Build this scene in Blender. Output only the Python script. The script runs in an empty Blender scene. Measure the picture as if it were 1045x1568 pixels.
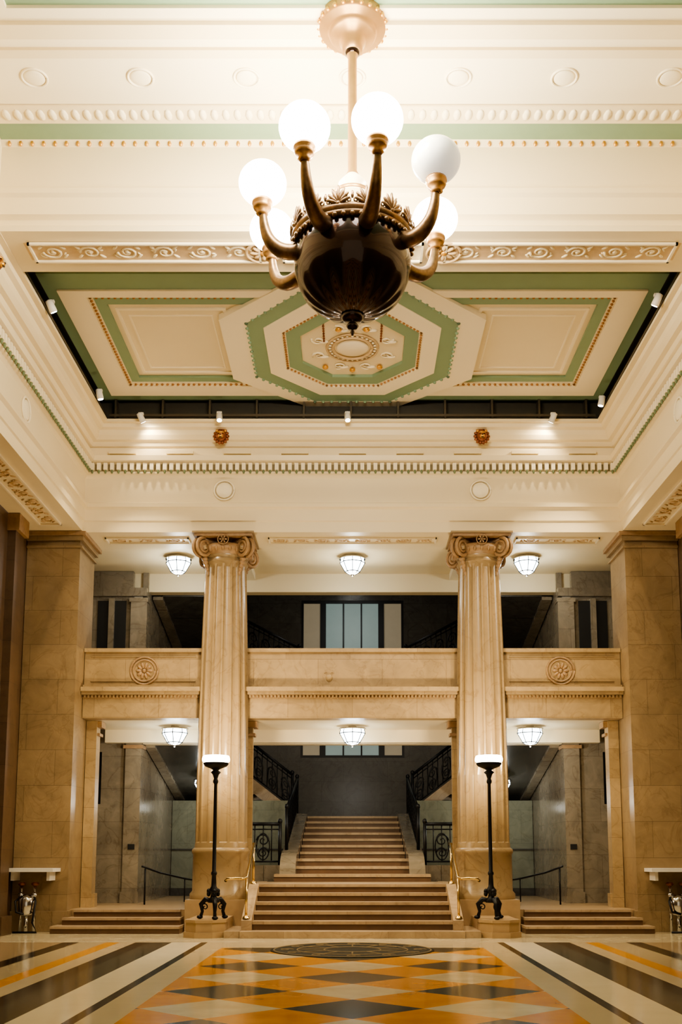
import bpy, math, random
from math import sin, cos, pi, radians, atan2, sqrt
from mathutils import Vector, Matrix
random.seed(4)
S = bpy.context.scene
try: S.view_settings.look = 'AgX - Medium High Contrast'
except Exception as e: print(e)

# ------------------------------------------------------------ materials
def nd(nt, t, **k):
    n = nt.nodes.new(t)
    for a, b in k.items():
        setattr(n, a, b)
    return n
def inp(nt, sock, v):
    if hasattr(v, 'links'): nt.links.new(v, sock)
    else: sock.default_value = v
def math_(nt, op, a, b=None):
    n = nd(nt, 'ShaderNodeMath', operation=op)
    inp(nt, n.inputs[0], a)
    if b is not None: inp(nt, n.inputs[1], b)
    return n.outputs[0]
def mixc(nt, f, a, b, mode='MIX'):
    n = nd(nt, 'ShaderNodeMix', data_type='RGBA', blend_type=mode)
    inp(nt, n.inputs[0], f); inp(nt, n.inputs[6], a); inp(nt, n.inputs[7], b)
    return n.outputs[2]
def c4(c): return (c[0], c[1], c[2], 1)
def base(name):
    m = bpy.data.materials.new(name); m.use_nodes = True
    nt = m.node_tree; b = nt.nodes['Principled BSDF']
    return m, nt, b
def plain(name, col, rough=.5, metal=0, var=.12, scale=4, bump=0, emit=None, es=0, coat=0, spec=.5):
    m, nt, b = base(name)
    geo = nd(nt, 'ShaderNodeNewGeometry')
    no = nd(nt, 'ShaderNodeTexNoise'); no.inputs['Scale'].default_value = scale; no.inputs['Detail'].default_value = 5
    nt.links.new(geo.outputs['Position'], no.inputs['Vector'])
    d = tuple(max(0, x*(1-var)) for x in col); l = tuple(min(1, x*(1+var)) for x in col)
    nt.links.new(mixc(nt, no.outputs[0], c4(d), c4(l)), b.inputs['Base Color'])
    b.inputs['Roughness'].default_value = rough; b.inputs['Metallic'].default_value = metal
    b.inputs['Coat Weight'].default_value = coat; b.inputs['Specular IOR Level'].default_value = spec
    if bump:
        bp = nd(nt, 'ShaderNodeBump'); bp.inputs['Strength'].default_value = bump; bp.inputs['Distance'].default_value = .02
        nt.links.new(no.outputs[0], bp.inputs['Height']); nt.links.new(bp.outputs[0], b.inputs['Normal'])
    if emit:
        b.inputs['Emission Color'].default_value = c4(emit); b.inputs['Emission Strength'].default_value = es
    return m
def stone(name, c1, c2, joint, bw=1.35, rh=.62, mort=.004, rough=.35, vein=.3, bricks=True):
    m, nt, b = base(name)
    geo = nd(nt, 'ShaderNodeNewGeometry'); sp = nd(nt, 'ShaderNodeSeparateXYZ')
    nt.links.new(geo.outputs['Position'], sp.inputs[0])
    cb = nd(nt, 'ShaderNodeCombineXYZ')
    nt.links.new(math_(nt, 'ADD', sp.outputs[0], sp.outputs[1]), cb.inputs[0]); nt.links.new(sp.outputs[2], cb.inputs[1])
    no = nd(nt, 'ShaderNodeTexNoise'); no.inputs['Scale'].default_value = 2.2; no.inputs['Detail'].default_value = 10
    no.inputs['Roughness'].default_value = .65; no.inputs['Distortion'].default_value = 1.0
    nt.links.new(geo.outputs['Position'], no.inputs['Vector'])
    rp = nd(nt, 'ShaderNodeValToRGB'); rp.color_ramp.elements[0].position = .25; rp.color_ramp.elements[1].position = .75
    nt.links.new(no.outputs[0], rp.inputs[0])
    if bricks:
        br = nd(nt, 'ShaderNodeTexBrick'); nt.links.new(cb.outputs[0], br.inputs['Vector'])
        br.inputs['Scale'].default_value = 1; br.inputs['Brick Width'].default_value = bw; br.inputs['Row Height'].default_value = rh
        br.inputs['Mortar Size'].default_value = mort; br.inputs['Mortar Smooth'].default_value = .3
        br.inputs['Color1'].default_value = c4(c1); br.inputs['Color2'].default_value = c4(c2); br.inputs['Mortar'].default_value = c4(joint)
        colr = br.outputs[0]
    else:
        colr = mixc(nt, rp.outputs[0], c4(c1), c4(c2))
    dk = mixc(nt, vein+.15, (1, 1, 1, 1), rp.outputs[0])
    c = mixc(nt, .8, colr, dk, 'MULTIPLY')
    n2 = nd(nt, 'ShaderNodeTexNoise'); n2.inputs['Scale'].default_value = 1.1; n2.inputs['Detail'].default_value = 12
    n2.inputs['Distortion'].default_value = 1.6
    nt.links.new(geo.outputs['Position'], n2.inputs['Vector'])
    r2 = nd(nt, 'ShaderNodeValToRGB'); e = r2.color_ramp.elements
    e[0].position = 0; e[0].color = (.5, .42, .32, 1); e[1].position = .02; e[1].color = (1, 1, 1, 1)
    nt.links.new(math_(nt, 'ABSOLUTE', math_(nt, 'SUBTRACT', n2.outputs[0], .5)), r2.inputs[0])
    c = mixc(nt, vein, c, r2.outputs[0], 'MULTIPLY')
    nt.links.new(c, b.inputs['Base Color'])
    b.inputs['Roughness'].default_value = rough
    bp = nd(nt, 'ShaderNodeBump'); bp.inputs['Strength'].default_value = .06; bp.inputs['Distance'].default_value = .01
    nt.links.new(no.outputs[0], bp.inputs['Height']); nt.links.new(bp.outputs[0], b.inputs['Normal'])
    return m

CREAM = plain('cream_plaster', (.80, .685, .46), .42, var=.04, scale=1.2)
CREAM2 = plain('cream_plaster_light', (.88, .785, .58), .45, var=.03, scale=1)
TAN = plain('relief_tan', (.60, .43, .24), .5, var=.2, scale=9, bump=.3)
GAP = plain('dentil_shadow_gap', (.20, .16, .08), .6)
GRNEGG = plain('green_egg', (.16, .21, .11), .5)
GREEN = plain('sage_green_paint', (.215, .315, .20), .5, var=.08, scale=2)
SLOT_SHADE = plain('slot_shade_dark', (.030, .024, .013), .6)  # near-black colour stands in for the shade inside the ceiling slot
GOLD = plain('gold_leaf', (.70, .38, .09), .35, .7, var=.25, scale=30)
REDGOLD = plain('red_gold_boss', (.24, .08, .033), .35, .5, var=.7, scale=25)
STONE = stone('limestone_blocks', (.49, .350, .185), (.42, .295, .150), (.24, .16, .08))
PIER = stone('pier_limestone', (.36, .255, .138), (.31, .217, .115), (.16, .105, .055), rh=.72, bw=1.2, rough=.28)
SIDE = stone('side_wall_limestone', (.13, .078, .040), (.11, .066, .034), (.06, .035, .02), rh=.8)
COLM = stone('column_limestone', (.47, .340, .185), (.34, .235, .12), (0, 0, 0), bricks=False, rough=.28, vein=.4)
CAPM = plain('carved_capital_stone', (.32, .20, .10), .45, var=.4, scale=12, bump=.3)
GREY = stone('grey_marble', (.33, .28, .205), (.28, .235, .17), (.16, .125, .09), bw=1.1, rh=.75, rough=.13, vein=.4)
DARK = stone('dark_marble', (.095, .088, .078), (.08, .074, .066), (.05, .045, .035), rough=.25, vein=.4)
LOBBY = stone('pale_green_marble', (.32, .33, .24), (.28, .29, .21), (.2, .2, .15), bw=.9, rh=.9, rough=.12, vein=.3)
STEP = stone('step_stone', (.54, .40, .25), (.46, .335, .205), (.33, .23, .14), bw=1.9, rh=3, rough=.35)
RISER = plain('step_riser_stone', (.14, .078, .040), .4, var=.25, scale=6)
PLINTH = plain('plinth_stone', (.41, .285, .155), .3, var=.2, scale=5)
BRONZE = plain('dark_bronze', (.030, .013, .008), .22, .75, var=.3, scale=6, coat=.6)
BRONZE2 = plain('gilt_bronze', (.20, .125, .066), .34, .8, var=.6, scale=18)
ROD = plain('brushed_gold_rod', (.42, .235, .09), .38, .65, var=.15, scale=8)
IRON = plain('wrought_iron', (.010, .010, .011), .4, .5)
RAILG = plain('track_metal', (.08, .065, .045), .4, .5)
BRASS = plain('polished_brass', (.75, .55, .25), .2, 1, var=.1)
CHROME = plain('chrome', (.6, .6, .6), .15, 1, var=.1)
WHITE = plain('white_enamel', (.75, .72, .66), .4)
GLOBE = plain('lit_opal_glass', (.9, .9, .9), .3, emit=(1, .95, .86), es=15)
GLOBE_OFF = plain('unlit_opal_glow', (.80, .79, .75), .2, emit=(1, .94, .84), es=.55)  # globe without a lamp, given a faint glow in its material
COOL = plain('cool_lit_glass', (.9, .9, .9), .3, emit=(.84, .95, 1), es=9)
TORCH = plain('warm_lit_glass', (.9, .9, .9), .3, emit=(1, .93, .8), es=10)
PANE = plain('frosted_window_pane', (.20, .25, .25), .4, emit=(.58, .78, .72), es=.20)
PANEW = plain('cream_window_pane', (.24, .20, .14), .4, emit=(.9, .74, .48), es=.15)
BLACK = plain('dark_opening', (.008, .008, .008), .5)
SPOTW = plain('spot_lens', (1, 1, 1), .3, emit=(1, .95, .85), es=30)
MEDB = plain('medallion_bronze', (.030, .026, .017), .75, 0, var=.5, scale=14, bump=.4, spec=.1)
MEDL = plain('medallion_inlay', (.16, .12, .065), .7, 0, var=.3, scale=10, spec=.1)

# floor mosaic
def floor_mat():
    m, nt, b = base('mosaic_marble_floor')
    geo = nd(nt, 'ShaderNodeNewGeometry'); sp = nd(nt, 'ShaderNodeSeparateXYZ')
    nt.links.new(geo.outputs['Position'], sp.inputs[0])
    X, Y = sp.outputs[0], sp.outputs[1]
    xs = math_(nt, 'DIVIDE', X, 1.40); ys = math_(nt, 'DIVIDE', math_(nt, 'SUBTRACT', Y, 10.6), 1.32)
    u = math_(nt, 'FLOOR', math_(nt, 'ADD', math_(nt, 'ADD', xs, ys), .5))
    v = math_(nt, 'FLOOR', math_(nt, 'ADD', math_(nt, 'SUBTRACT', xs, ys), .5))
    par = math_(nt, 'PINGPONG', math_(nt, 'ADD', u, v), 1.0)
    q = math_(nt, 'PINGPONG', u, 1.0)
    no = nd(nt, 'ShaderNodeTexNoise'); no.inputs['Scale'].default_value = 2.5; no.inputs['Detail'].default_value = 8
    nt.links.new(geo.outputs['Position'], no.inputs['Vector'])
    cream = mixc(nt, no.outputs[0], (.46, .38, .23, 1), (.74, .65, .44, 1))
    orange = mixc(nt, no.outputs[0], (.50, .195, .010, 1), (.78, .35, .028, 1))
    dark = mixc(nt, no.outputs[0], (.016, .021, .016, 1), (.055, .066, .05, 1))
    dia = mixc(nt, par, mixc(nt, q, dark, cream), orange)
    ax = math_(nt, 'DIVIDE', math_(nt, 'ABSOLUTE', X), 10)
    r = nd(nt, 'ShaderNodeValToRGB'); cr = r.color_ramp; cr.interpolation = 'CONSTANT'
    cr.elements[0].position = 0; cr.elements[0].color = (.56, .47, .30, 1)
    cr.elements[1].position = .248; cr.elements[1].color = (.010, .010, .008, 1)
    for p, c in [(.259, (.82, .73, .53, 1)), (.31, (.045, .048, .036, 1)), (.35, (.008, .008, .006, 1)), (.372, (.60, .49, .31, 1)),
                 (.400, (.72, .32, .02, 1)), (.425, (.50, .41, .25, 1)), (.47, (.014, .012, .009, 1)), (.50, (.38, .28, .16, 1))]:
        e = cr.elements.new(p); e.color = c
    nt.links.new(ax, r.inputs[0])
    inx = math_(nt, 'LESS_THAN', math_(nt, 'ABSOLUTE', X), 2.14)
    iny = math_(nt, 'LESS_THAN', Y, 17.4)
    far = math_(nt, 'GREATER_THAN', Y, 18.45)
    c = mixc(nt, math_(nt, 'MULTIPLY', inx, iny), r.outputs[0], dia)
    c = mixc(nt, far, c, cream)
    c = mixc(nt, .25, c, mixc(nt, no.outputs[0], (.5, .5, .5, 1), (1, 1, 1, 1)), 'MULTIPLY')
    nt.links.new(c, b.inputs['Base Color'])
    b.inputs['Roughness'].default_value = .13
    b.inputs['Specular IOR Level'].default_value = .32
    bp = nd(nt, 'ShaderNodeBump'); bp.inputs['Strength'].default_value = .05; bp.inputs['Distance'].default_value = .01
    nt.links.new(no.outputs[0], bp.inputs['Height']); nt.links.new(bp.outputs[0], b.inputs['Normal'])
    return m
FLOOR = floor_mat()

# ------------------------------------------------------------ mesh builder
class B:
    def __init__(s, mats): s.v = []; s.f = []; s.m = []; s.sm = []; s.mats = mats
    def mi(s, mat):
        if mat not in s.mats: s.mats.append(mat)
        return s.mats.index(mat)
    def add(s, vs, fs, mat, smooth=False):
        o = len(s.v); k = s.mi(mat); s.v += [tuple(p) for p in vs]
        for f in fs: s.f.append(tuple(i+o for i in f)); s.m.append(k); s.sm.append(smooth)
    def box(s, x0, x1, y0, y1, z0, z1, mat):
        if x0 > x1: x0, x1 = x1, x0
        vs = [(x, y, z) for z in (z0, z1) for y in (y0, y1) for x in (x0, x1)]
        s.add(vs, [(0, 2, 3, 1), (4, 5, 7, 6), (0, 1, 5, 4), (2, 6, 7, 3), (0, 4, 6, 2), (1, 3, 7, 5)], mat)
    def lathe(s, prof, c, mat, n=32, smooth=True, mod=None, sy=1):
        vs = []; fs = []
        for r, z in prof:
            for i in range(n):
                a = 2*pi*i/n; rr = r*(mod(a, z) if mod else 1)
                vs.append((c[0]+rr*cos(a), c[1]+rr*sin(a)*sy, c[2]+z))
        for j in range(len(prof)-1):
            for i in range(n):
                k = (i+1) % n
                fs.append((j*n+i, j*n+k, (j+1)*n+k, (j+1)*n+i))
        s.add(vs, fs, mat, smooth)
        s.add(vs[:n], [tuple(range(n))[::-1]], mat); s.add(vs[-n:], [tuple(range(n))], mat)
    def ell(s, c, r, mat, n=16, m=10, rot=None):
        vs = []; fs = []
        for j in range(m+1):
            t = pi*j/m
            for i in range(n):
                a = 2*pi*i/n
                p = Vector((r[0]*sin(t)*cos(a), r[1]*sin(t)*sin(a), r[2]*cos(t)))
                if rot is not None: p = rot @ p
                vs.append((c[0]+p.x, c[1]+p.y, c[2]+p.z))
        for j in range(m):
            for i in range(n):
                k = (i+1) % n
                fs.append((j*n+i, (j+1)*n+i, (j+1)*n+k, j*n+k))
        s.add(vs, fs, mat, True)
    def tube(s, pts, rad, mat, n=8, smooth=True):
        pts = [Vector(p) for p in pts]; N = len(pts)
        if not isinstance(rad, (list, tuple)): rad = [rad]*N
        vs = []; fs = []; up = None
        for i, p in enumerate(pts):
            d = (pts[min(i+1, N-1)]-pts[max(i-1, 0)]).normalized()
            if up is None:
                up = Vector((0, 0, 1)) if abs(d.z) < .9 else Vector((1, 0, 0))
            a = (up - d*up.dot(d))
            if a.length < 1e-5: a = d.orthogonal()
            a.normalize(); up = a; b_ = d.cross(a)
            for k in range(n):
                t = 2*pi*k/n; q = p+a*(rad[i]*cos(t))+b_*(rad[i]*sin(t)); vs.append(q)
        for i in range(N-1):
            for k in range(n):
                l = (k+1) % n; fs.append((i*n+k, i*n+l, (i+1)*n+l, (i+1)*n+k))
        fs.append(tuple(range(n))[::-1]); fs.append(tuple(range((N-1)*n, N*n)))
        s.add(vs, fs, mat, smooth)
    def prism(s, poly, z0, z1, mat):   # poly in xy
        n = len(poly); vs = [(x, y, z0) for x, y in poly]+[(x, y, z1) for x, y in poly]
        fs = [tuple(range(n))[::-1], tuple(range(n, 2*n))]+[(i, (i+1) % n, n+(i+1) % n, n+i) for i in range(n)]
        s.add(vs, fs, mat)
    def prismx(s, poly, x0, x1, mat):  # poly in yz
        n = len(poly); vs = [(x0, y, z) for y, z in poly]+[(x1, y, z) for y, z in poly]
        fs = [tuple(range(n)), tuple(range(n, 2*n))[::-1]]+[(i, n+i, n+(i+1) % n, (i+1) % n) for i in range(n)]
        s.add(vs, fs, mat)
    def prismy(s, poly, y0, y1, mat):  # poly in xz
        n = len(poly); vs = [(x, y0, z) for x, z in poly]+[(x, y1, z) for x, z in poly]
        fs = [tuple(range(n)), tuple(range(n, 2*n))[::-1]]+[(i, n+i, n+(i+1) % n, (i+1) % n) for i in range(n)]
        s.add(vs, fs, mat)
    def ring(s, po, pi_, z0, z1, mat): # ring prism between two same-count polygons
        n = len(po)
        vs = [(x, y, z0) for x, y in po]+[(x, y, z0) for x, y in pi_]+[(x, y, z1) for x, y in po]+[(x, y, z1) for x, y in pi_]
        fs = []
        for i in range(n):
            k = (i+1) % n
            fs += [(i, k, n+k, n+i), (i, 2*n+i, 2*n+k, k), (n+i, n+k, 3*n+k, 3*n+i)]
        s.add(vs, fs, mat)
    def make(s, name, parent=None):
        me = bpy.data.meshes.new(name)
        c = Vector((0, 0, 0))
        if s.v:
            xs = [p[0] for p in s.v]; ys = [p[1] for p in s.v]; zs = [p[2] for p in s.v]
            c = Vector(((min(xs)+max(xs))/2, (min(ys)+max(ys))/2, min(zs)))
        me.from_pydata([(p[0]-c.x, p[1]-c.y, p[2]-c.z) for p in s.v], [], s.f)
        for m in s.mats: me.materials.append(m)
        me.polygons.foreach_set('material_index', s.m); me.polygons.foreach_set('use_smooth', s.sm)
        me.update()
        o = bpy.data.objects.new(name, me); o.location = c; S.collection.objects.link(o)
        if parent: o.parent = parent; o.matrix_parent_inverse = Matrix.Translation(-parent.location)
        return o
def light(name, kind, loc, energy, col, parent, radius=.1, target=None, ang=60, blend=.6):
    l = bpy.data.lights.new(name, kind); l.energy = energy; l.color = col
    if kind in ('POINT', 'SPOT'): l.shadow_soft_size = radius
    if kind == 'SPOT': l.spot_size = radians(ang); l.spot_blend = blend
    o = bpy.data.objects.new(name, l); S.collection.objects.link(o)
    o.location = loc
    if target: o.rotation_euler = (Vector(target)-Vector(loc)).to_track_quat('-Z', 'Y').to_euler()
    if parent: o.parent = parent; o.matrix_parent_inverse = Matrix.Translation(-parent.location)
    return o

def spiral(b, O, A, Bv, r0, turns, rad, mat, dirn=1, start=0, n=None, seg=6):
    n = n or int(12*turns)
    pts = []
    for i in range(n+1):
        t = i/n; a = start+dirn*2*pi*turns*t; r = r0*(1-.85*t)
        pts.append(O+A*(r*cos(a))+Bv*(r*sin(a)))
    b.tube(pts, [rad*(1-.4*i/n) for i in range(n+1)], mat, seg)

def frieze(b, O, A, Bv, N, L, H, mat, framemat=None):
    """carved running-scroll relief panel; O = centre"""
    O = Vector(O); A = Vector(A); Bv = Vector(Bv); N = Vector(N)
    cell = H*1.25; n = max(2, int(L/cell)); cell = L/n
    R = Matrix((A, Bv, N)).transposed()
    for i in range(n):
        c = O+A*(-L/2+cell*(i+.5))
        d = 1 if i % 2 else -1
        spiral(b, c, A, Bv*d, H*.36, 1.6, H*.06, mat, 1, pi, seg=5)
        b.ell(c, (H*.1, H*.1, H*.05), mat, 8, 5, R)
        for k in range(4):
            a = k*pi/2+pi/4
            q = c+A*(cos(a)*cell*.42)+Bv*(sin(a)*H*.36)
            b.ell(q, (H*.15, H*.06, H*.045), mat, 8, 4, R @ Matrix.Rotation(a*d, 3, 'Z'))
        for k in range(3):
            q = c+A*((k-1)*cell*.3)+Bv*(d*H*.1*(1 if k % 2 else -1))
            b.ell(q, (H*.09, H*.045, H*.035), mat, 7, 4, R @ Matrix.Rotation(k*1.1+i, 3, 'Z'))
    if framemat:
        def bar(a0, a1, b0, b1):
            vs = []
            for t in (0, H*.09):
                for (x, y) in ((a0, b0), (a1, b0), (a1, b1), (a0, b1)):
                    vs.append(O+A*x+Bv*y+N*t)
            b.add(vs, [(0, 1, 2, 3), (4, 7, 6, 5), (0, 4, 5, 1), (1, 5, 6, 2), (2, 6, 7, 3), (3, 7, 4, 0)], framemat)
        h = H*.58; l = L/2+H*.1; w = H*.08
        bar(-l, l, h-w, h); bar(-l, l, -h, -h+w); bar(-l, -l+w, -h, h); bar(l-w, l, -h, h)

def rosette(b, O, A, Bv, N, r, mat, mat2=None, petals=8):
    O = Vector(O); A = Vector(A); Bv = Vector(Bv); N = Vector(N); R = Matrix((A, Bv, N)).transposed()
    pts = [O+A*(r*cos(2*pi*i/24))+Bv*(r*sin(2*pi*i/24)) for i in range(25)]
    b.tube(pts, r*.09, mat, 6)
    for k in range(petals):
        a = 2*pi*k/petals
        b.ell(O+A*(cos(a)*r*.5)+Bv*(sin(a)*r*.5), (r*.3, r*.15, r*.1), mat, 10, 5, R @ Matrix.Rotation(a, 3, 'Z'))
    b.ell(O, (r*.2, r*.2, r*.16), mat2 or mat, 10, 6, R)

def disc_ring(b, O, A, Bv, N, r, mat, fill=None):
    O = Vector(O); A = Vector(A); Bv = Vector(Bv); N = Vector(N); R = Matrix((A, Bv, N)).transposed()
    b.tube([O+A*(r*cos(2*pi*i/32))+Bv*(r*sin(2*pi*i/32)) for i in range(33)], r*.1, mat, 6)
    b.ell(O, (r*.85, r*.85, r*.14), fill or mat, 24, 6, R)

# ------------------------------------------------------------ camera
ZC = 1.5
cam = bpy.data.cameras.new('camera'); co = bpy.data.objects.new('camera', cam); S.collection.objects.link(co)
co.location = (0, 0, ZC); co.rotation_euler = (radians(98), 0, 0)
cam.sensor_fit = 'VERTICAL'; cam.sensor_height = 36; cam.lens = 36*1600/1568
cam.shift_x = -17.5/1568; cam.shift_y = 300/1568
cam.clip_end = 200
S.camera = co

# ------------------------------------------------------------ room shell
b = B([FLOOR]); b.box(-6.9, 6.9, -6, 21.6, -.2, 0, FLOOR); floor = b.make('floor')

# floor medallion
b = B([MEDB])
b.lathe([(1.3, .001), (1.3, .006), (1.18, .008)], (0, 17.0, 0), MEDB, 64)
for r in (1.25, .88, .45):
    b.tube([(r*cos(2*pi*i/48), 17+r*sin(2*pi*i/48), .004) for i in range(49)], .014, MEDL, 6)
for k in range(12):
    a = 2*pi*k/12
    spiral(b, Vector((1.06*cos(a), 17+1.06*sin(a), .006)), Vector((1, 0, 0)), Vector((0, 1, 0)), .12, 1.3, .012, MEDL)
    b.tube([(.45*cos(a), 17+.45*sin(a), .006), (.86*cos(a), 17+.86*sin(a), .006)], .014, MEDL, 5)
b.make('floor_medallion')

# side walls
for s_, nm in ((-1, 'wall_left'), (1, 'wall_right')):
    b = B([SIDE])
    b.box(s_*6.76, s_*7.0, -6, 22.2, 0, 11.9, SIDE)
    for y in (19.8, 16.5, 13.2, 9.9, 6.6):
        b.box(s_*6.60, s_*6.77, y, y+.5, .3, 8.13, SIDE)
        b.box(s_*6.52, s_*6.77, y-.05, y+.55, 0, .35, SIDE)
        b.box(s_*6.52, s_*6.77, y-.05, y+.55, 7.8, 8.13, CAPM)
    b.make(nm)

# entablature + cornice + cove : one swept profile around three sides
prof = [(-1.15, 8.14), (0, 8.14), (0, 8.36), (.03, 8.38), (.03, 8.62), (.09, 8.66), (.09, 8.74), (.0, 8.78), (.0, 9.30), (.05, 9.36), (.10, 9.38),
        (.10, 9.58), (.22, 9.62), (.24, 9.72), (.12, 9.76), (.12, 9.92), (.17, 9.94), (.20, 10.02), (.28, 10.04), (.34, 10.12), (.36, 10.22),
        (.44, 10.25), (.46, 10.32), (.55, 10.32), (.55, 10.38)]
b = B([CREAM])
def path(p, z): return [(-5.6+p, -6, z), (-5.6+p, 21-p, z), (5.6-p, 21-p, z), (5.6-p, -6, z)]
for i in range(len(prof)-1):
    P, Q = path(*prof[i]), path(*prof[i+1])
    for k in range(3):
        b.add([P[k], P[k+1], Q[k+1], Q[k]], [(0, 1, 2, 3)], CREAM)
# slot behind the opening edge
def path2(p, z): return [(-5.6+p, 14.9, z), (-5.6+p, 21-p, z), (5.6-p, 21-p, z), (5.6-p, 14.9, z)]
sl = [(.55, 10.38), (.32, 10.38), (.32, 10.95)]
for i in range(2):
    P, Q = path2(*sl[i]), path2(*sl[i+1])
    for k in range(3): b.add([P[k], P[k+1], Q[k+1], Q[k]], [(0, 1, 2, 3)], SLOT_SHADE)
for s_ in (-1, 1): b.box(s_*5.07, s_*5.6, -6, 13.9, 10.38, 11.72, CREAM)
ent = b.make('trim_1')

# dentil / egg rows
b = B([CREAM2])
def dentil(x, y, ax):
    w = .040
    if ax == 'x':
        b.box(x-w, x+w, y-.07, y, 9.43, 9.58, CREAM2); b.ell((x, y-.045, 9.40), (.026, .026, .055), GRNEGG, 6, 4)
    else:
        b.box(x, x+ (.07 if x < 0 else -.07), y-w, y+w, 9.43, 9.58, CREAM2); b.ell((x+(.045 if x < 0 else -.045), y, 9.40), (.026, .026, .055), GRNEGG, 6, 4)
n = 80
for i in range(n): dentil(-5.42+10.84*i/(n-1), 20.895, 'x')
for s_ in (-1, 1):
    for i in range(92): dentil(s_*5.495, 20.75-i*.137, 'y')
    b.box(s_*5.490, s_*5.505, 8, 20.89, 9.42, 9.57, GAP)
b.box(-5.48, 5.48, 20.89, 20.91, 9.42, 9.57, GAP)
for i in range(9):
    x = -4.8+i*1.2
    b.box(x-.28, x+.28, 20.80, 20.9, 9.77, 9.84, CREAM)
b.make('trim_2')

# frieze discs on entablature
b = B([CREAM2])
for x in (-2.68, 2.68): disc_ring(b, (x, 20.985, 9.04), (1, 0, 0), (0, 0, 1), (0, -1, 0), .21, CREAM2)
for s_ in (-1, 1):
    for y in (17, 13): disc_ring(b, (s_*5.585, y, 9.04), (0, 1, 0), (0, 0, 1), (-s_, 0, 0), .21, CREAM2)
b.make('trim_3')

# soffit reliefs
b = B([TAN])
frieze(b, (0, 21.55, 8.135), (1, 0, 0), (0, 1, 0), (0, 0, -1), 3.5, .34, TAN, CREAM2)
for s_ in (-1, 1):
    frieze(b, (s_*4.35, 21.55, 8.135), (1, 0, 0), (0, 1, 0), (0, 0, -1), 1.7, .34, TAN, CREAM2)
    frieze(b, (s_*6.12, 17.6, 8.135), (0, 1, 0), (1, 0, 0), (0, 0, -1), 5.6, .40, TAN, CREAM2)
b.make('trim_4')

# main ceiling with the coffered bay -----------------------------------
b = B([CREAM])
ZP = 10.8
b.box(-5.6, 5.6, 13.9, 21.2, 10.96, 11.2, CREAM)
b.box(-5.1, 5.1, 15.0, 20.50, 10.86, 10.95, CREAM)     # panel field
b.box(-5.28, 5.28, 14.95, 20.68, 10.94, 10.959, SLOT_SHADE)
def rect(x0, x1, y0, y1): return [(x0, y0), (x1, y0), (x1, y1), (x0, y1)]
bands = [((5.13, 15.75, 20.50), (4.92, 16.22, 20.22), GREEN, 10.80),
         ((4.92, 16.22, 20.22), (4.47, 16.43, 19.78), CREAM2, 10.77),
         ((4.38, 16.47, 19.66), (4.20, 16.72, 19.48), GREEN, 10.81)]
for (xo, yn, yf), (xi, yn2, yf2), m_, z in bands:
    b.ring(rect(-xo, xo, yn, yf), rect(-xi, xi, yn2, yf2), z, 10.87, m_)
b.ring(rect(-4.47, 4.47, 16.43, 19.78), rect(-4.38, 4.38, 16.47, 19.66), 10.79, 10.87, CREAM)
for s_ in (-1, 1):
    x0, x1 = sorted((s_*4.10, s_*2.2))
    b.ring(rect(x0, x1, 16.9, 19.35), rect(x0+.05, x1-.05, 16.96, 19.29), 10.83, 10.87, CREAM2)
    x0, x1 = sorted((s_*3.92, s_*2.45))
    b.ring(rect(x0, x1, 17.15, 19.15), rect(x0+.03, x1-.03, 17.18, 19.12), 10.84, 10.87, CREAM2)
def octo(ax, ay, cy=18.28, k=.414):
    return [(-ax*k, cy-ay), (ax*k, cy-ay), (ax, cy-ay*k*1.15), (ax, cy+ay*k*1.15), (ax*k, cy+ay), (-ax*k, cy+ay), (-ax, cy+ay*k*1.15), (-ax, cy-ay*k*1.15)]
R_ = [(2.34, CREAM2, 10.75), (1.87, GREEN, 10.755), (1.58, CREAM2, 10.74), (1.27, CREAM, 10.765), (1.20, GREEN, 10.77), (.95, CREAM, 10.83)]
for i in range(len(R_)):
    ax, m_, z = R_[i]
    if i < len(R_)-1:
        nx = R_[i+1][0]
        b.ring(octo(ax, min(ax*1.16, 2.40)), octo(nx, nx*1.16), z, 10.9, m_)
    else: b.prism(octo(ax, ax*1.16), z, 10.9, m_)
ceil = b.make('ceiling')

b = B([TAN])
def dots(x0, y0, x1, y1, z, mat=GOLD, sp=.105, r=.028):
    L = sqrt((x1-x0)**2+(y1-y0)**2); n = max(2, int(L/sp))
    for i in range(n+1):
        t = i/n; b.ell((x0+(x1-x0)*t, y0+(y1-y0)*t, z), (r, r, r), mat, 6, 4)
RUST = plain('rust_bead', (.36, .17, .06), .5)
for a, c in (((-4.42, 16.45), (4.42, 16.45)), ((-4.42, 19.72), (4.42, 19.72)), ((-4.42, 16.45), (-4.42, 19.72)), ((4.42, 16.45), (4.42, 19.72))):
    if a[1] == c[1]:
        dots(-4.42, a[1], -2.0, a[1], 10.78, RUST); dots(2.0, a[1], 4.42, a[1], 10.78, RUST)
    else: dots(a[0], a[1], c[0], c[1], 10.78, RUST)
for ax, z in ((1.235, 10.755),):
    P = octo(ax, ax*1.16)
    for i in range(8): dots(*P[i], *P[(i+1) % 8], z, RUST, .09, .024)
P = octo(1.87, 1.87*1.16)
for i in range(8): dots(*P[i], *P[(i+1) % 8], 10.75, GREEN, .16, .035)
b.make('trim_5')

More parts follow.
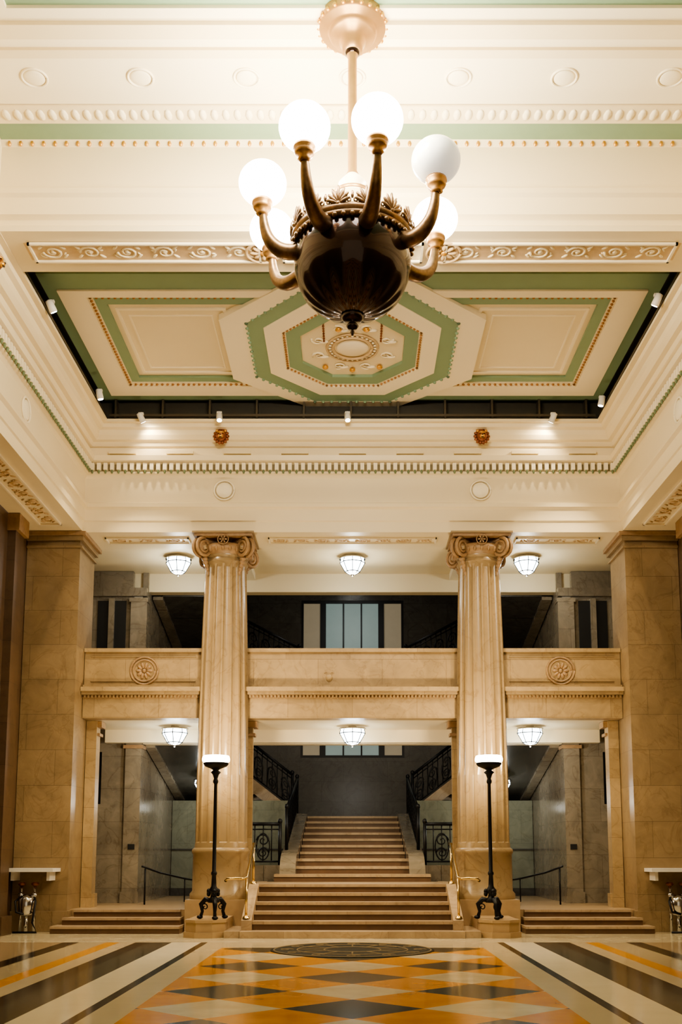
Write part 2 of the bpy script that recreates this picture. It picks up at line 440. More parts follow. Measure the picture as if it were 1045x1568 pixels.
# centre ceiling ornament
b = B([TAN])
CY = 18.28
for r, w in ((.36, .03), (.48, .018)):
    b.tube([(r*cos(2*pi*i/40), CY+1.1*r*sin(2*pi*i/40), 10.81) for i in range(41)], w, TAN, 6)
for i in range(28):
    a = 2*pi*i/28; b.ell((.42*cos(a), CY+.46*sin(a), 10.81), (.03, .03, .02), CREAM2, 6, 4)
b.lathe([(.3, -.0), (.26, -.03), (.0, -.035)], (0, CY, 10.82), CREAM2, 24)
for i in range(8):
    a = 2*pi*i/8+pi/8
    c = Vector((.68*cos(a), CY+.76*sin(a), 10.815))
    spiral(b, c, Vector((1, 0, 0)), Vector((0, 1, 0)), .13, 1.4, .022, CREAM2, 1 if i % 2 else -1, a)
    b.ell(c+Vector((.1, .05, 0)), (.1, .04, .03), CREAM2, 8, 4)
for x, y in ((-.52, 19.0), (.52, 19.0), (0, 19.12), (-.25, 17.55), (.25, 17.55), (0, 17.5)):
    b.ell((x, y, 10.79), (.06, .06, .04), GOLD, 10, 6)
for x in (-.52, .52):
    for k in range(8): b.ell((x, 17.35+k*.09, 10.80), (.022, .03, .022), REDGOLD, 6, 4)
b.make('ceiling_medallion')

# near transverse beam (soffit with frieze, stepped face) and near bay ceiling
b = B([CREAM])
bp = [(14.9, 10.95), (14.9, 10.33), (13.85, 10.33), (13.83, 10.40), (13.88, 10.44), (13.88, 10.52), (13.80, 10.56), (13.80, 10.82), (13.75, 10.86),
      (13.75, 10.94), (13.82, 10.98), (13.82, 11.62), (13.76, 11.70), (13.76, 11.9), (14.9, 11.9)]
b.prismx(bp, -5.3, 5.3, CREAM)
b.make('trim_6')
b = B([TAN])
for x in (-3.05, 3.05):
    b.box(x-1.75, x+1.75, 14.13, 14.57, 10.322, 10.331, TAN)
    frieze(b, (x, 14.35, 10.322), (1, 0, 0), (0, 1, 0), (0, 0, -1), 3.3, .42, CREAM, CREAM2)
frieze(b, (0, 14.35, 10.322), (1, 0, 0), (0, 1, 0), (0, 0, -1), 2.0, .42, CREAM, CREAM2)
for x in (-1.32, 1.35): rosette(b, (x, 14.35, 10.30), (1, 0, 0), (0, 1, 0), (0, 0, -1), .25, TAN, GOLD)
b.make('trim_7')

b = B([CREAM])
b.box(-6.9, 6.9, -6, 13.9, 11.72, 11.95, CREAM2)
ceil2 = b.make('ceiling')
b = B([CREAM])
b.box(-5.06, 5.06, 13.36, 13.76, 11.70, 11.72, GREEN)
b.box(-5.06, 5.06, 13.0, 13.34, 11.63, 11.72, CREAM)
for i in range(63):
    x = -4.95+i*.16; b.ell((x, 13.17, 11.63), (.055, .12, .03), CREAM2, 8, 4)
b.box(-5.06, 5.06, 12.12, 12.99, 11.66, 11.72, CREAM2)
b.box(-5.06, 5.06, 11.98, 12.12, 11.62, 11.72, CREAM)
b.box(-5.06, 5.06, 11.78, 11.98, 11.66, 11.72, CREAM2)
b.ring(rect(-4.55, 4.55, 6, 11.78), rect(-4.40, 4.40, 6.2, 11.55), 11.60, 11.72, CREAM)
b.ring(rect(-4.40, 4.40, 6.2, 11.55), rect(-4.2, 4.2, 6.4, 11.36), 11.66, 11.72, CREAM2)
b.box(-4.2, 4.2, 6.4, 11.36, 11.705, 11.72, GREEN)
for k in range(-3, 4): disc_ring(b, (k*1.4, 12.5, 11.655), (1, 0, 0), (0, 1, 0), (0, 0, -1), .165, CREAM2)
for i in range(61):
    x = -4.95+i*.165; b.ell((x, 13.79, 11.66), (.03, .03, .05), GOLD, 6, 4)
b.make('trim_8')

# ------------------------------------------------------------ lion bosses
def lion(x, y, z, rx=0):
    b = B([REDGOLD])
    for k in range(14):
        a = 2*pi*k/14
        b.ell((x+.125*cos(a), y-.02, z+.135*sin(a)), (.05, .03, .035), REDGOLD, 8, 5, Matrix.Rotation(-a, 3, 'Y'))
    b.ell((x, y-.05, z), (.11, .08, .12), REDGOLD, 14, 8)
    b.ell((x, y-.125, z-.035), (.055, .05, .045), GOLD, 10, 6)
    b.ell((x, y-.10, z+.05), (.07, .04, .03), GOLD, 10, 6)
    b.ell((x, y-.17, z-.02), (.02, .015, .015), BRONZE, 8, 4)
    b.ell((x, y-.15, z-.07), (.035, .02, .01), BRONZE, 8, 4)
    for s_ in (-1, 1):
        b.ell((x+s_*.045, y-.125, z+.025), (.014, .01, .012), BRONZE, 6, 4)
        b.ell((x+s_*.085, y-.06, z+.10), (.03, .02, .03), GOLD, 8, 4)
    return b.make('lion_head_boss')
lion(-2.72, 20.66, 10.08); lion(2.68, 20.66, 10.08)
o = lion(0, 0, 0); o.location = (-5.22, 14.35, 9.98); o.rotation_euler = (0, 0, pi/2)

# ------------------------------------------------------------ track lights
b = B([RAILG])
b.box(-5.0, 5.0, 20.42, 20.47, 10.42, 10.47, RAILG)
for s_ in (-1, 1): b.box(s_*5.06, s_*5.11, 14.95, 20.42, 10.42, 10.47, RAILG)
for i in range(11): b.box(-4.9+i*.97, -4.86+i*.97, 20.44, 20.67, 10.40, 10.80, RAILG)
for s_ in (-1, 1):
    for i in range(8): b.box(s_*5.09, s_*5.27, 15.3+i*.7, 15.33+i*.7, 10.43, 10.46, RAILG)
b.make('light_track')
def spot(loc, tgt, e=220, ang=75):
    b = B([WHITE]); d = (Vector(tgt)-Vector(loc)).normalized(); L = Vector(loc)
    b.tube([L-d*.1, L-d*.09, L+d*.09, L+d*.1], [.03, .06, .065, .06], WHITE, 12)
    b.tube([L+d*.1, L+d*.104], [.05, .05], SPOTW, 12)
    b.tube([L-d*.02, L+Vector((0, 0, .12))], .014, IRON, 6)
    b.box(L.x-.05, L.x+.05, L.y-.03, L.y+.03, L.z+.06, L.z+.10, WHITE)
    o = b.make('track_spotlight')
    light('spot_beam', 'SPOT', L+d*.14, e, (1, .82, .56), o, .05, tgt, ang, .8)
spot((-4.32, 20.30, 10.34), (-4.1, 20.60, 9.9), 55, 130); spot((4.1, 20.30, 10.34), (3.9, 20.60, 9.9), 55, 130)
spot((-2.72, 20.30, 10.36), (-2, 16.5, 0), 1000); spot((-.1, 20.30, 10.36), (.6, 16.5, 0), 1000)
for x, y, tx in ((-4.93, 16.0, -1), (-4.93, 19.3, -3), (4.93, 15.8, 1), (4.93, 19.6, 3)): spot((x, y, 10.38), (tx, 20.6, 1.5), 1050)

# ------------------------------------------------------------ piers
for s_ in (-1, 1):
    b = B([PIER])
    b.box(s_*5.65, s_*6.75, 21, 22.2, 0, 8.13, PIER)
    b.box(s_*5.58, s_*6.75, 20.93, 22.25, 7.95, 8.05, PIER); b.box(s_*5.52, s_*6.75, 20.88, 22.3, 8.05, 8.13, CAPM)
    b.box(s_*5.6, s_*6.75, 20.95, 22.22, 7.80, 7.84, PIER)
    b.box(s_*5.60, s_*6.75, 20.92, 22.22, 0, .4, PIER)
    b.make('stone_pier')
    b = B([WHITE]); b.box(s_*5.80, s_*6.74, 20.45, 20.995, 1.17, 1.24, WHITE); b.box(s_*5.9, s_*5.96, 20.6, 20.995, 1.0, 1.17, WHITE); b.box(s_*6.6, s_*6.66, 20.6, 20.995, 1.0, 1.17, WHITE)
    b.make('marble_shelf')
    b = B([CHROME])
    cx = s_*6.35
    for dx in (-.13, .13):
        b.tube([(cx+dx, 20.75, 0), (cx+dx, 20.75, .95)], .03, CHROME, 10)
        b.lathe([(.05, 0), (.075, .02), (.075, .05), (.05, .07)], (cx+dx, 20.75, .9), REDGOLD, 14)
        b.ell((cx+dx, 20.72, .72), (.06, .06, .06), CHROME, 12, 8)
    b.lathe([(.10, 0), (.16, .04), (.16, .32), (.11, .38), (.06, .40)], (cx, 20.68, .33), CHROME, 24)
    b.tube([(cx, 20.68, 0), (cx, 20.68, .35)], .04, CHROME, 10)
    b.tube([(cx-.13, 20.72, .7), (cx-.2, 20.6, .6), (cx-.16, 20.55, .4), (cx, 20.52, .36)], .02, IRON, 8)
    b.tube([(cx+.13, 20.72, .7), (cx+.2, 20.6, .6), (cx+.16, 20.55, .2), (cx+.25, 20.55, .02), (cx-.2, 20.5, .02)], .02, IRON, 8)
    b.make('standpipe_valve')

# ------------------------------------------------------------ columns
CX, CYc = 2.68, 21.5
def column(s_):
    cx = s_*CX; b = B([COLM])
    NF = 16
    def mod(a, z):
        fr = (a*NF/(2*pi)) % 1.0
        d = max(0., 1-((fr-.5)/.40)**2)
        k = 1. if z > 3.2 else .5
        if z < 1.75 or z > 7.45: k = 0
        return 1-.085*sqrt(d)*k
    pr = [(.545, 1.62), (.53, 1.74), (.528, 1.76), (.525, 3.1), (.522, 3.3), (.51, 4.4), (.49, 5.4), (.465, 6.4), (.44, 7.3), (.435, 7.44), (.435, 7.5), (.45, 7.53), (.47, 7.56), (.45, 7.60), (.44, 7.64), (.47, 7.68), (.47, 7.70)]
    b.lathe(pr, (cx, CYc, 0), COLM, NF*10, False, mod)
    b.lathe([(.62, .62), (.62, .72), (.57, .78), (.565, 1.50), (.59, 1.54), (.59, 1.60), (.55, 1.64)], (cx, CYc, 0), COLM, 48)
    b.box(cx-.62, cx+.62, 20.88, 22.12, 0, .62, PLINTH)
    b.lathe([(.44, 7.68), (.52, 7.74), (.56, 7.82), (.54, 7.90), (.46, 7.94)], (cx, CYc, 0), CAPM, 32)
    for i in range(24):
        a = 2*pi*i/24; b.ell((cx+.545*cos(a), CYc+.545*sin(a), 7.80), (.035, .035, .065), CAPM, 6, 5)
    zc = 7.84
    for k in range(4):
        a = pi/4+k*pi/2; D = Vector((cos(a), sin(a), 0)); T = Vector((-sin(a), cos(a), 0)); Z = Vector((0, 0, 1))
        c = Vector((cx, CYc, zc-.02))+D*.62
        for sd in (-1, 1):
            spiral(b, c+T*sd*.065, D, Z, .21, 2.3, .040, CAPM, -1, pi/2, 34, 6)
        b.tube([c-T*.07, c+T*.07], .16, CAPM, 20)
        b.tube([c-T*.12, c+T*.12], .045, COLM, 12)
        b.tube([Vector((cx, CYc, 8.0))+D*.25, c+Z*.19], .06, CAPM, 8)
        for q in range(5): b.ell(c+Vector((0, 0, -.22-.07*q))-D*(.06+.025*q), (.07-.011*q, .07-.011*q, .06), CAPM, 8, 5)
        a2 = k*pi/2; D2 = Vector((cos(a2), sin(a2), 0)); T2 = Vector((-sin(a2), cos(a2), 0))
        rosette(b, Vector((cx, CYc, 7.97))+D2*.58, T2, Z, D2, .11, CAPM, petals=6)
    b.box(cx-.6, cx+.6, CYc-.6+.02, CYc+.6, 8.04, 8.10, CAPM); b.box(cx-.64, cx+.64, CYc-.62, CYc+.62, 8.10, 8.136, COLM)
    b.make('ionic_column')
for s_ in (-1, 1): column(s_)

# ------------------------------------------------------------ gallery balcony (mezzanine)
b = B([STONE])
b.box(-5.64, 5.64, 21.65, 21.95, 4.70, 5.72, STONE)
b.box(-5.64, 5.64, 21.58, 22.0, 5.72, 5.80, STONE)
b.box(-5.64, 5.64, 21.55, 21.95, 4.95, 5.02, STONE)
b.box(-5.64, 5.64, 21.38, 21.95, 4.86, 4.95, STONE)
b.box(-5.64, 5.64, 21.45, 21.95, 4.80, 4.86, STONE)
b.box(-5.64, 5.64, 21.55, 21.95, 4.74, 4.80, CAPM)
b.box(-5.64, 5.64, 21.60, 21.95, 4.32, 4.74, STONE)
b.box(-5.64, 5.64, 21.95, 23.86, 4.32, 4.70, CREAM)
b.box(-4.84, 4.84, 23.86, 24.0, 4.32, 4.70, CREAM)
b.box(-5.64, 5.64, 23.66, 23.86, 4.03, 4.32, CREAM)
b.box(-4.84, 4.84, 24.0, 24.3, 4.03, 4.70, CREAM)
for i in range(150):
    x = -5.6+i*.075; b.box(x, x+.035, 21.52, 21.56, 4.745, 4.795, STONE)
for s_ in (-1, 1):
    R0 = .23
    rosette(b, (s_*4.38, 21.64, 5.33), (1, 0, 0), (0, 0, 1), (0, -1, 0), R0, CAPM, petals=10)
    b.tube([(s_*4.38+.29*cos(2*pi*i/24), 21.64, 5.33+.29*sin(2*pi*i/24)) for i in range(25)], .022, CAPM, 6)
    for z in (5.62, 5.1): b.box(s_*3.3, s_*5.5, 21.63, 21.66, z, z+.02, STONE)
b.ell((-.49, 21.65, 5.18), (.07, .02, .09), STONE, 12, 8)
for k in (-1, 1): spiral(b, Vector((-.49+k*.06, 21.645, 5.27)), Vector((k, 0, 0)), Vector((0, 0, 1)), .04, 1.2, .010, STONE)
b.make('balcony')

for s_ in (-1, 1):
    for x0, x1 in ((2.12, 3.24), (5.42, 5.64)):
        b = B([STONE])
        b.box(s_*x0, s_*x1, 22.13 if x0 < 3 else 21.98, 22.3, .42, 4.31, STONE)
        b.box(s_*(x0-.05), s_*(x1+.0), 22.05, 22.35, 4.0, 4.06, CAPM); b.box(s_*(x0-.09), s_*(x1), 22.03, 22.38, 4.18, 4.31, CAPM)
        b.box(s_*(x0-.04), s_*(x1), 22.13, 22.34, .42, .7, STONE)
        b.make('stone_pilaster')

b = B([CREAM])
b.box(-6.7, 6.7, 22.15, 24.5, 8.18, 8.4, CREAM)
b.box(-6.7, 6.7, 24.4, 24.7, 7.73, 8.4, CREAM)
b.box(-6.7, 6.7, 21.6, 22.25, 8.141, 8.4, CREAM)
for x in (-2.68, 2.68): b.box(x-.35, x+.35, 22.15, 24.4, 8.02, 8.18, CREAM2)
b.make('ceiling')
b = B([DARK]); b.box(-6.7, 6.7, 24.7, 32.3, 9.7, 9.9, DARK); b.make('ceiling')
b = B([CREAM])
for x in (-3.1, 3.1): b.box(x-.2, x+.2, 22.4, 23.66, 4.16, 4.318, CREAM2)
b.make('trim_9')

# ------------------------------------------------------------ rear rooms
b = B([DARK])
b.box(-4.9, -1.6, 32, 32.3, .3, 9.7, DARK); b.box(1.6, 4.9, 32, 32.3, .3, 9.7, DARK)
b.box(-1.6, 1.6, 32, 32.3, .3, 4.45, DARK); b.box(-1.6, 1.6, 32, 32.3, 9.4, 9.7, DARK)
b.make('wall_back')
b = B([IRON])
b.box(-1.6, -.98+.0, 32.12, 32.14, 4.45, 9.4, PANEW); b.box(.98, 1.6, 32.12, 32.14, 4.45, 9.4, PANEW)
b.box(-.98, .98, 32.12, 32.14, 4.45, 9.4, PANE)
for x, w in ((-1.58, .05), (-.92, .09), (-.28, .025), (.28, .025), (.90, .09), (1.58, .05)): b.box(x-w, x+w, 32.02, 32.14, 4.45, 9.4, IRON)
for z in (4.49, 4.95, 7.75, 9.36): b.box(-1.6, 1.6, 32.03, 32.14, z-.04, z+.04, IRON)
b.make('window_1')
for s_, nm in ((-1, 'wall_stair_left'), (1, 'wall_stair_right')):
    b = B([GREY])
    b.box(s_*4.87, s_*5.0, 24.3, 32.1, 0.42, 9.7, GREY)
    z0, z1, zs0, zs1 = .42, 4.70, 2.65, 3.85
    b.box(s_*5.20, s_*5.78, 24.01, 24.25, z0, z1, GREY)
    b.box(s_*6.06, s_*6.75, 24.01, 24.25, z0, z1, GREY)
    b.box(s_*5.78, s_*6.06, 24.01, 24.25, z0, zs0, GREY); b.box(s_*5.78, s_*6.06, 24.01, 24.25, zs1, z1, GREY)
    b.box(s_*5.78, s_*6.06, 24.15, 24.25, zs0, zs1, BLACK)
    b.box(s_*4.86, s_*5.22, 23.92, 24.3, z0+.25, z1-.3, GREY); b.box(s_*4.82, s_*5.27, 23.88, 24.3, z1-.78, z1-.70, CAPM)
    b.box(s_*4.84, s_*5.25, 23.89, 24.3, z0, z0+.25, GREY)
    b.box(s_*5.20, s_*6.75, 24.15, 24.3, 4.7, 8.17, GREY)
    b.box(s_*4.86, s_*6.75, 24.05, 24.2, 7.55, 7.75, GREY)
    for x0, x1 in ((5.35, 5.62), (5.75, 6.02)): b.box(s_*x0, s_*x1, 24.12, 24.16, 4.8, 7.45, BLACK)
    b.box(s_*4.84, s_*5.22, 24.02, 24.3, 4.71, 7.5, GREY); b.box(s_*4.82, s_*5.26, 24.01, 24.31, 7.4, 7.5, GREY)
    b.box(s_*5.62, s_*5.75, 24.05, 24.2, 4.7, 7.5, GREY)
    b.box(s_*4.95, s_*5.10, 23.90, 23.93, 1.62, 1.74, BLACK)
    b.make(nm)
    b = B([GREY]); b.box(s_*6.55, s_*6.75, 22.31, 24.0, .42, 8.13, GREY); b.make('wall_wing_left' if s_ < 0 else 'wall_wing_right')
    b = B([LOBBY]); b.box(s_*1.62, s_*4.86, 28.3, 28.5, .42, 2.95, LOBBY); b.box(s_*1.62, s_*4.86, 28.24, 28.3, .42, .62, DARK)
    b.box(s_*1.62, s_*4.86, 28.26, 28.3, 1.62, 1.66, DARK)
    b.make('wall_lobby_left' if s_ < 0 else 'wall_lobby_right')

# wing platforms and steps
for s_ in (-1, 1):
    b = B([STEP])
    b.box(s_*3.31, s_*6.54, 21.2, 31.95, 0, .419, PLINTH)
    b.box(s_*2.0, s_*3.31, 23.05, 31.95, 0, .419, PLINTH)
    for i in range(3):
        y = 20.38+i*.36; x0 = 3.32+i*.05; x1 = 5.80-i*.13
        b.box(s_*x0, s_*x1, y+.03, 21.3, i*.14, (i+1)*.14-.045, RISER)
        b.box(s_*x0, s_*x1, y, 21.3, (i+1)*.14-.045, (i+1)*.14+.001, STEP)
    b.make('side_steps')

# ------------------------------------------------------------ grand staircase
b = B([STEP])
b.box(-2.05, 2.05, 19.3, 21.1, 0, .12, STEP)
Y0 = [19.7, 20.05, 20.4, 20.75, 21.1]
for i, y in enumerate(Y0):
    z0 = .12+i*.16; yb = Y0[i+1]+.05 if i < 4 else 22.95
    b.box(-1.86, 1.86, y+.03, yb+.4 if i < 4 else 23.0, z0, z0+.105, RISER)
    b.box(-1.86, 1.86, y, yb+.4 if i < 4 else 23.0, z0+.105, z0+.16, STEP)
for s_ in (-1, 1):
    b.prismx([(19.6, .12), (19.6, .3), (21.0, .93), (23.0, .93), (23.0, .12)], s_*1.86, s_*2.05, STEP)
NR = 10; ys = 22.9; T = .66; rs = .163
for i in range(NR):
    hw = 1.70-(.09*i) if i < 3 else 1.24
    y = ys+i*T; z0 = .92+i*rs; ye = ys+NR*T-.0 if i == NR-1 else y+T+.06
    if i == NR-1: ye = 31.9
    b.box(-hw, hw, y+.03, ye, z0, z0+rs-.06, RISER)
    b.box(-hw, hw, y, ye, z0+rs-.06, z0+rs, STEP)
b.box(-1.24, 1.24, 24.9, 31.9, .42, .93+3*rs, STEP)
for s_ in (-1, 1):
    pts = []
    for k in range(9):
        a = pi/2*k/8; pts.append((24.1-1.0*cos(a), .95+.62*sin(a)))
    pts += [(28.9, 2.62), (31.9, 2.62), (31.9, .42), (23.1, .42)]
    b.prismx(pts, s_*1.25, s_*1.60, GREY)
    b.box(s_*1.6, s_*1.98, 23.6, 24.0, .42, 1.27, GREY)
b.make('grand_staircase')
for s_ in (-1, 1):
    b = B([STEP])
    b.box(s_*1.99, s_*2.45, 23.6, 24.0, .421, 1.27, GREY)
    b.box(s_*1.61, s_*4.85, 28.97, 31.95, 2.2, 2.50, GREY)
    for i in range(6):
        x = 1.61+i*.2; z = 2.55+i*.15
        b.box(s_*x, s_*2.85, 28.97, 31.9, z-.05, z+.15, STEP)
    b.prismy([(s_*1.61, 2.35), (s_*1.61, 2.70), (s_*2.8, 3.62), (s_*4.85, 3.62), (s_*4.85, 3.15), (s_*2.7, 3.15)], 28.75, 28.95, STEP)
    b.box(s_*2.85, s_*4.85, 28.95, 31.9, 3.2, 3.45, GREY)
    b.prismx([(24.32, 4.05), (24.32, 4.70), (28.9, 3.45), (28.9, 3.0)], s_*2.8, s_*4.84, DARK)
    b.prismx([(24.32, 3.98), (24.32, 4.2), (28.9, 3.15), (28.9, 2.93)], s_*4.62, s_*4.84, GREY)
    b.make('return_staircase')
    b = B([DARK])
    b.prismx([(24.72, 7.7), (24.72, 8.2), (29.2, 7.2), (29.2, 6.75)], s_*2.9, s_*4.84, DARK)
    b.prismx([(24.72, 7.62), (24.72, 7.85), (29.2, 6.9), (29.2, 6.68)], s_*4.60, s_*4.84, GREY)
    b.prismy([(s_*1.5, 6.2), (s_*1.5, 6.35), (s_*3.4, 7.35), (s_*4.84, 7.35), (s_*4.84, 7.0), (s_*3.4, 7.0)], 29.2, 29.4, GREY)
    b.make('upper_staircase')

# ------------------------------------------------------------ iron railings
def railing(name, p0, p1, h=.95, sp=.16, par=None):
    b = B([IRON]); p0 = Vector(p0); p1 = Vector(p1); d = p1-p0; L = d.length; u = d/L; Z = Vector((0, 0, 1))
    b.tube([p0+Z*h, p1+Z*h], .04, IRON, 8); b.tube([p0+Z*(h-.12), p1+Z*(h-.12)], .016, IRON, 6); b.tube([p0+Z*.08, p1+Z*.08], .02, IRON, 6)
    for q in (p0, p1):
        b.tube([q, q+Z*(h+.02)], .04, IRON, 8); b.ell(q+Z*(h+.06), (.055, .055, .065), IRON, 10, 6)
    n = max(2, int(L/sp))
    for i in range(1, n):
        q = p0+d*(i/n)
        b.tube([q+Z*.08, q+Z*h], .014, IRON, 5)
    n2 = max(1, int(L/.42)); c_ = L/n2
    for i in range(n2):
        q = p0+u*(c_*(i+.5))
        spiral(b, q+Z*(h*.60), u, Z, .15, 1.5, .02, IRON, 1, 0, seg=5)
        spiral(b, q+Z*(h*.30), u, Z, .13, 1.5, .02, IRON, -1, pi, seg=5)
        b.tube([q+u*.15*cos(2*pi*t/16)+Z*(h*.45+.3*sin(2*pi*t/16)) for t in range(17)], .016, IRON, 5)
    return b.make(name)
for s_ in (-1, 1):
    railing('stair_railing', (s_*1.52, 24.3, 1.60), (s_*1.52, 28.7, 2.62))
    railing('stair_railing', (s_*1.66, 28.85, 2.74), (s_*2.78, 28.85, 3.60))
    railing('stair_railing', (s_*2.88, 28.6, 3.52), (s_*2.88, 24.5, 4.66))
    railing('stair_railing', (s_*1.64, 23.8, 1.27), (s_*2.40, 23.8, 1.27), .92)
    railing('stair_railing', (s_*1.52, 29.3, 6.36), (s_*3.4, 29.3, 7.35), .98)
    b = B([IRON])
    b.tube([(s_*4.55, 23.2, .42), (s_*4.55, 23.2, 1.2)], .02, IRON, 8)
    b.tube([(s_*4.6, 23.1, 1.25), (s_*4.3, 23.6, 1.1), (s_*3.9, 24.6, .95), (s_*3.5, 25.4, .85)], .022, IRON, 8)
    b.tube([(s_*3.9, 24.6, .42), (s_*3.9, 24.6, .95)], .016, IRON, 8)
    b.make('side_handrail')

for s_ in (-1, 1):
    b = B([BRASS]); x = s_*1.97
    b.tube([(x, 19.68, .32), (x, 19.68, 1.06)], .024, BRASS, 10)
    b.lathe([(.07, 0), (.06, .03), (.03, .05)], (x, 19.68, .335), BRASS, 16)
    b.tube([(x, 21.05, .93), (x, 21.05, 1.66)], .024, BRASS, 10)
    b.lathe([(.07, 0), (.06, .03), (.03, .05)], (x, 21.05, .932), BRASS, 16)
    pts = [(s_*2.34, 19.5, 1.02), (s_*2.30, 19.46, 1.06), (s_*2.15, 19.5, 1.07), (x+s_*.04, 19.58, 1.06), (x, 19.72, 1.08), (x, 21.05, 1.68), (x, 21.4, 1.72), (s_*2.03, 21.6, 1.72)]
    b.tube(pts, .028, BRASS, 10)
    b.make('brass_handrail')

# ------------------------------------------------------------ torchiere floor lamps on pedestals
for s_ in (-1, 1):
    b = B([PLINTH]); xc = s_*2.70
    oc = lambda r: [(xc+r*cos(pi/8+k*pi/4)/cos(pi/8), 19.70+r*sin(pi/8+k*pi/4)/cos(pi/8)) for k in range(8)]
    b.prism(oc(.40), 0, .10, PLINTH); b.prism(oc(.36), .10, .27, PLINTH); b.prism(oc(.38), .27, .32, PLINTH)
    b.box(xc-.36, xc+.36, 19.9, 20.87, 0, .319, PLINTH)
    b.box(s_*2.06, s_*2.34, 19.35, 20.87, 0, .12, STEP)
    b.make('lamp_pedestal')
    lx, ly, zb = s_*2.58, 19.70, .32
    b = B([IRON])
    prf = [(.10, .30), (.12, .34), (.06, .40), (.05, .46), (.085, .50), (.085, .54), (.05, .60), (.04, .8), (.055, .82), (.055, .85), (.038, .88), (.034, 1.6), (.03, 2.5),
           (.05, 2.53), (.05, 2.56), (.035, 2.60), (.06, 2.68), (.10, 2.72), (.05, 2.76), (.10, 2.79), (.20, 2.83), (.235, 2.87), (.24, 2.90)]
    b.lathe(prf, (lx, ly, zb), IRON, 24)
    for k in range(3):
        a = -pi/2+k*2*pi/3+.25
        D = Vector((cos(a), sin(a), 0)); P = Vector((lx, ly, zb))
        pts = [P+D*.05+Vector((0, 0, .34)), P+D*.16+Vector((0, 0, .36)), P+D*.25+Vector((0, 0, .27)), P+D*.22+Vector((0, 0, .14)), P+D*.25+Vector((0, 0, .05))]
        b.tube(pts, [.04, .05, .045, .03, .035], IRON, 8)
        b.ell(P+D*.27+Vector((0, 0, .035)), (.06, .05, .035), IRON, 10, 6)
        spiral(b, P+D*.17+Vector((0, 0, .22)), D, Vector((0, 0, 1)), .07, 1.3, .014, IRON)
        for q in range(2):
            b.ell(P+D*.10+Vector((0, 0, .46+q*.05)), (.04, .04, .05), IRON, 8, 5)
    b.lathe([(.225, 2.90), (.26, 2.93), (.265, 2.97), (.25, 3.02), (.235, 3.035), (.10, 3.04)], (lx, ly, zb), TORCH, 28)
    o = b.make('floor_lamp')
    light('floor_lamp_light', 'POINT', (lx, ly, zb+3.25), 310, (1, .79, .49), o, .12)

# ------------------------------------------------------------ ceiling lanterns
def lantern(x, y, z, e=45):
    b = B([COOL])
    b.lathe([(.09, 0), (.09, -.03), (.30, -.05), (.30, -.08)], (x, y, z), CHROME, 16)
    b.lathe([(.255, -.08), (.275, -.16), (.16, -.36), (.10, -.40), (.03, -.41)], (x, y, z), COOL, 8, False)
    for k in range(8):
        a = 2*pi*k/8
        b.tube([(x+r*cos(a), y+r*sin(a), z+h) for r, h in ((.262, -.08), (.283, -.16), (.168, -.365), (.10, -.41))], .009, IRON, 5)
    for r, h in ((.28, -.16), (.165, -.365)):
        b.tube([(x+r*cos(2*pi*k/8), y+r*sin(2*pi*k/8), z+h) for k in range(9)], .010, IRON, 5)
    b.ell((x, y, z-.43), (.035, .035, .04), CHROME, 8, 6)
    o = b.make('ceiling_lantern')
    light('ceiling_lantern_light', 'POINT', (x, y-.0, z-.62), e, (.95, .94, .86), o, .12)
for x in (-3.93, 0, 3.93):
    lantern(x, 22.9, 8.178, 48); lantern(x, 22.95, 4.318, 46)
lantern(0, 28.5, 9.698, 75)  # unseen lantern, added to brighten the rear stair hall
for s_ in (-1, 1): lantern(s_*3.75, 26.6, 3.45, 28)  # hidden lanterns under the flights, added to light the lobby walls

# ------------------------------------------------------------ chandelier
HX, HY = 0, 11.62
b = B([BRONZE])
zc = ZC+6.98; R = .70
def flute(a, z):
    if z < -.25:
        k = min(1, (-.25-z)/.25); return 1+.03*k*cos(18*a)
    return 1
pr = []
for i in range(15):
    t = -pi/2+.22+(pi/2-.22+.30)*i/14
    pr.append((R*cos(t), R*sin(t)*.96))
b.lathe(pr, (HX, HY, zc), BRONZE, 108, True, flute)
b.lathe([(.012, -.90), (.028, -.86), (.012, -.83), (.05, -.82), (.075, -.785), (.05, -.75), (.04, -.74), (.10, -.72), (.14, -.68), (.12, -.65), (.17, -.64), (.22, -.62), (.16, -.58)], (HX, HY, zc), BRONZE, 28)
zr = ZC+7.18
b.lathe([(.66, 0), (.71, .01), (.72, .05), (.68, .08), (.66, .10)], (HX, HY, zr), BRONZE2, 64)
b.lathe([(.66, .09), (.60, .22), (.46, .36), (.30, .46), (.20, .52), (.17, .60), (.23, .63), (.23, .68), (.16, .72), (.13, .80), (.17, .84), (.12, .90), (.07, .96)], (HX, HY, zr), CREAM2, 48)
b.lathe([(.24, .0), (.25, .03), (.18, .06), (.10, .14), (.07, .2)], (HX, HY, zr+.66), ROD, 32)
b.lathe([(.69, .04), (.735, .08), (.73, .13), (.69, .15), (.67, .13)], (HX, HY, zr), BRONZE2, 64)
NP = 14
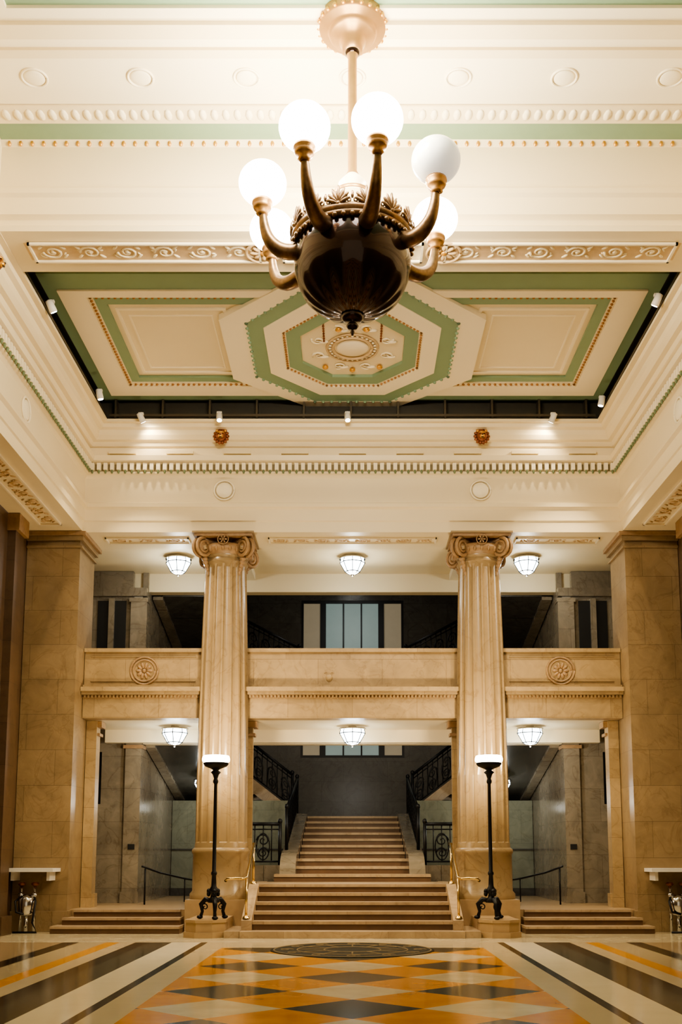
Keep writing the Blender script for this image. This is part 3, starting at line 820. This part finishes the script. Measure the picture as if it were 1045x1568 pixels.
for k in range(NP*2):
    a = 2*pi*k/(NP*2); D = Vector((cos(a), sin(a), 0)); T_ = Vector((-sin(a), cos(a), 0)); Z = Vector((0, 0, 1)); P = Vector((HX, HY, zr+.10))+D*.71
    Rm = Matrix((T_, D, Z)).transposed()
    if k % 2 == 0:
        for q in range(-3, 4):
            t = q*radians(22); L = .125-.014*abs(q)
            c = P+T_*(sin(t)*L)+Z*(cos(t)*L+.02)+D*.015
            b.ell(c, (.025, .025, L*.85), BRONZE2, 7, 5, Rm @ Matrix.Rotation(t, 3, 'Y'))
        b.ell(P+Z*.03, (.04, .03, .035), BRONZE2, 8, 5)
    else:
        for sd in (-1, 1):
            spiral(b, P+T_*sd*.045+Z*.06, T_*sd, Z, .055, 1.2, .017, BRONZE2, 1, -pi/2, seg=5)
        b.ell(P+Z*.13, (.022, .022, .05), BRONZE2, 7, 5)
for k in range(44):
    a = 2*pi*k/44; b.ell((HX+.715*cos(a), HY+.715*sin(a), zr+.0), (.034, .034, .034), BRONZE2, 6, 4)
rodtop = 11.6
b.lathe([(.075, 0), (.075, .12), (.055, .16), (.055, rodtop-zr-.9-.35), (.07, rodtop-zr-.9-.32), (.07, rodtop-zr-.9)], (HX, HY, zr+.85), ROD, 20)
b.lathe([(.07, -.36), (.12, -.34), (.13, -.28), (.16, -.24), (.17, -.18), (.27, -.15), (.30, -.11), (.31, -.08), (.40, -.06), (.42, -.02), (.42, .06)], (HX, HY, 11.64), ROD, 48)
b.lathe([(.06, -.40), (.09, -.38), (.09, -.34)], (HX, HY, 11.64), BRONZE, 24)
for k in range(24):
    a = 2*pi*k/24; b.ell((HX+.42*cos(a), HY+.42*sin(a), 11.62), (.03, .03, .03), GOLD, 6, 4)
RL = [1.12, 1.09, 1.14, 1.12, 1.23, 1.08, 1.12]
ANG = [-76, -28, 24, 90, 147, 188, 242]
def ringpos(a, r):
    k = 1+.16*max(0, min(1, (r-.6)/.5))
    return Vector((HX+r*cos(a), HY+r*k*sin(a), 0))
for k in range(7):
    a = radians(ANG[k]); RA = RL[k]; g = RA/1.12
    raw = [(.60, 7.16), (.74*g, 7.08), (.90*g, 7.09), (1.03*g, 7.20), (1.09*g, 7.36), (1.11*g, 7.52)]
    pts = []; rr = [.10, .098, .09, .075, .06, .046]
    for i in range(len(raw)-1):
        for t in (0, .33, .66):
            p0 = raw[max(i-1, 0)]; p1 = raw[i]; p2 = raw[i+1]; p3 = raw[min(i+2, len(raw)-1)]
            q = [.5*((2*p1[j])+(-p0[j]+p2[j])*t+(2*p0[j]-5*p1[j]+4*p2[j]-p3[j])*t*t+(-p0[j]+3*p1[j]-3*p2[j]+p3[j])*t**3) for j in (0, 1)]
            pts.append((q, rr[i]*(1-t)+rr[i+1]*t))
    pts.append((raw[-1], rr[-1]))
    b.tube([ringpos(a, q[0])+Vector((0, 0, ZC+q[1])) for q, _ in pts], [r for _, r in pts], BRONZE2, 14)
    c = ringpos(a, RA)
    b.lathe([(.045, 7.50), (.075, 7.52), (.06, 7.55), (.10, 7.58), (.115, 7.61), (.105, 7.63), (.125, 7.65), (.12, 7.68), (.09, 7.69)], (c.x, c.y, ZC), ROD, 20)
    b.ell((c.x, c.y, ZC+7.91), (.285, .285, .255), GLOBE_OFF if k == 1 else GLOBE, 32, 20)
ch = b.make('chandelier')
for k in range(7):
    if k == 1: continue
    c = ringpos(radians(ANG[k]), RL[k])
    light('chandelier_globe_light', 'POINT', (c.x, c.y, ZC+8.42), 240, (1, .89, .69), ch, .25)

# ------------------------------------------------------------ world
w = bpy.data.worlds.new('world'); S.world = w; w.use_nodes = True
bg = w.node_tree.nodes['Background']; bg.inputs[0].default_value = (1, .81, .54, 1); bg.inputs[1].default_value = .64
print('done', len(bpy.data.objects))
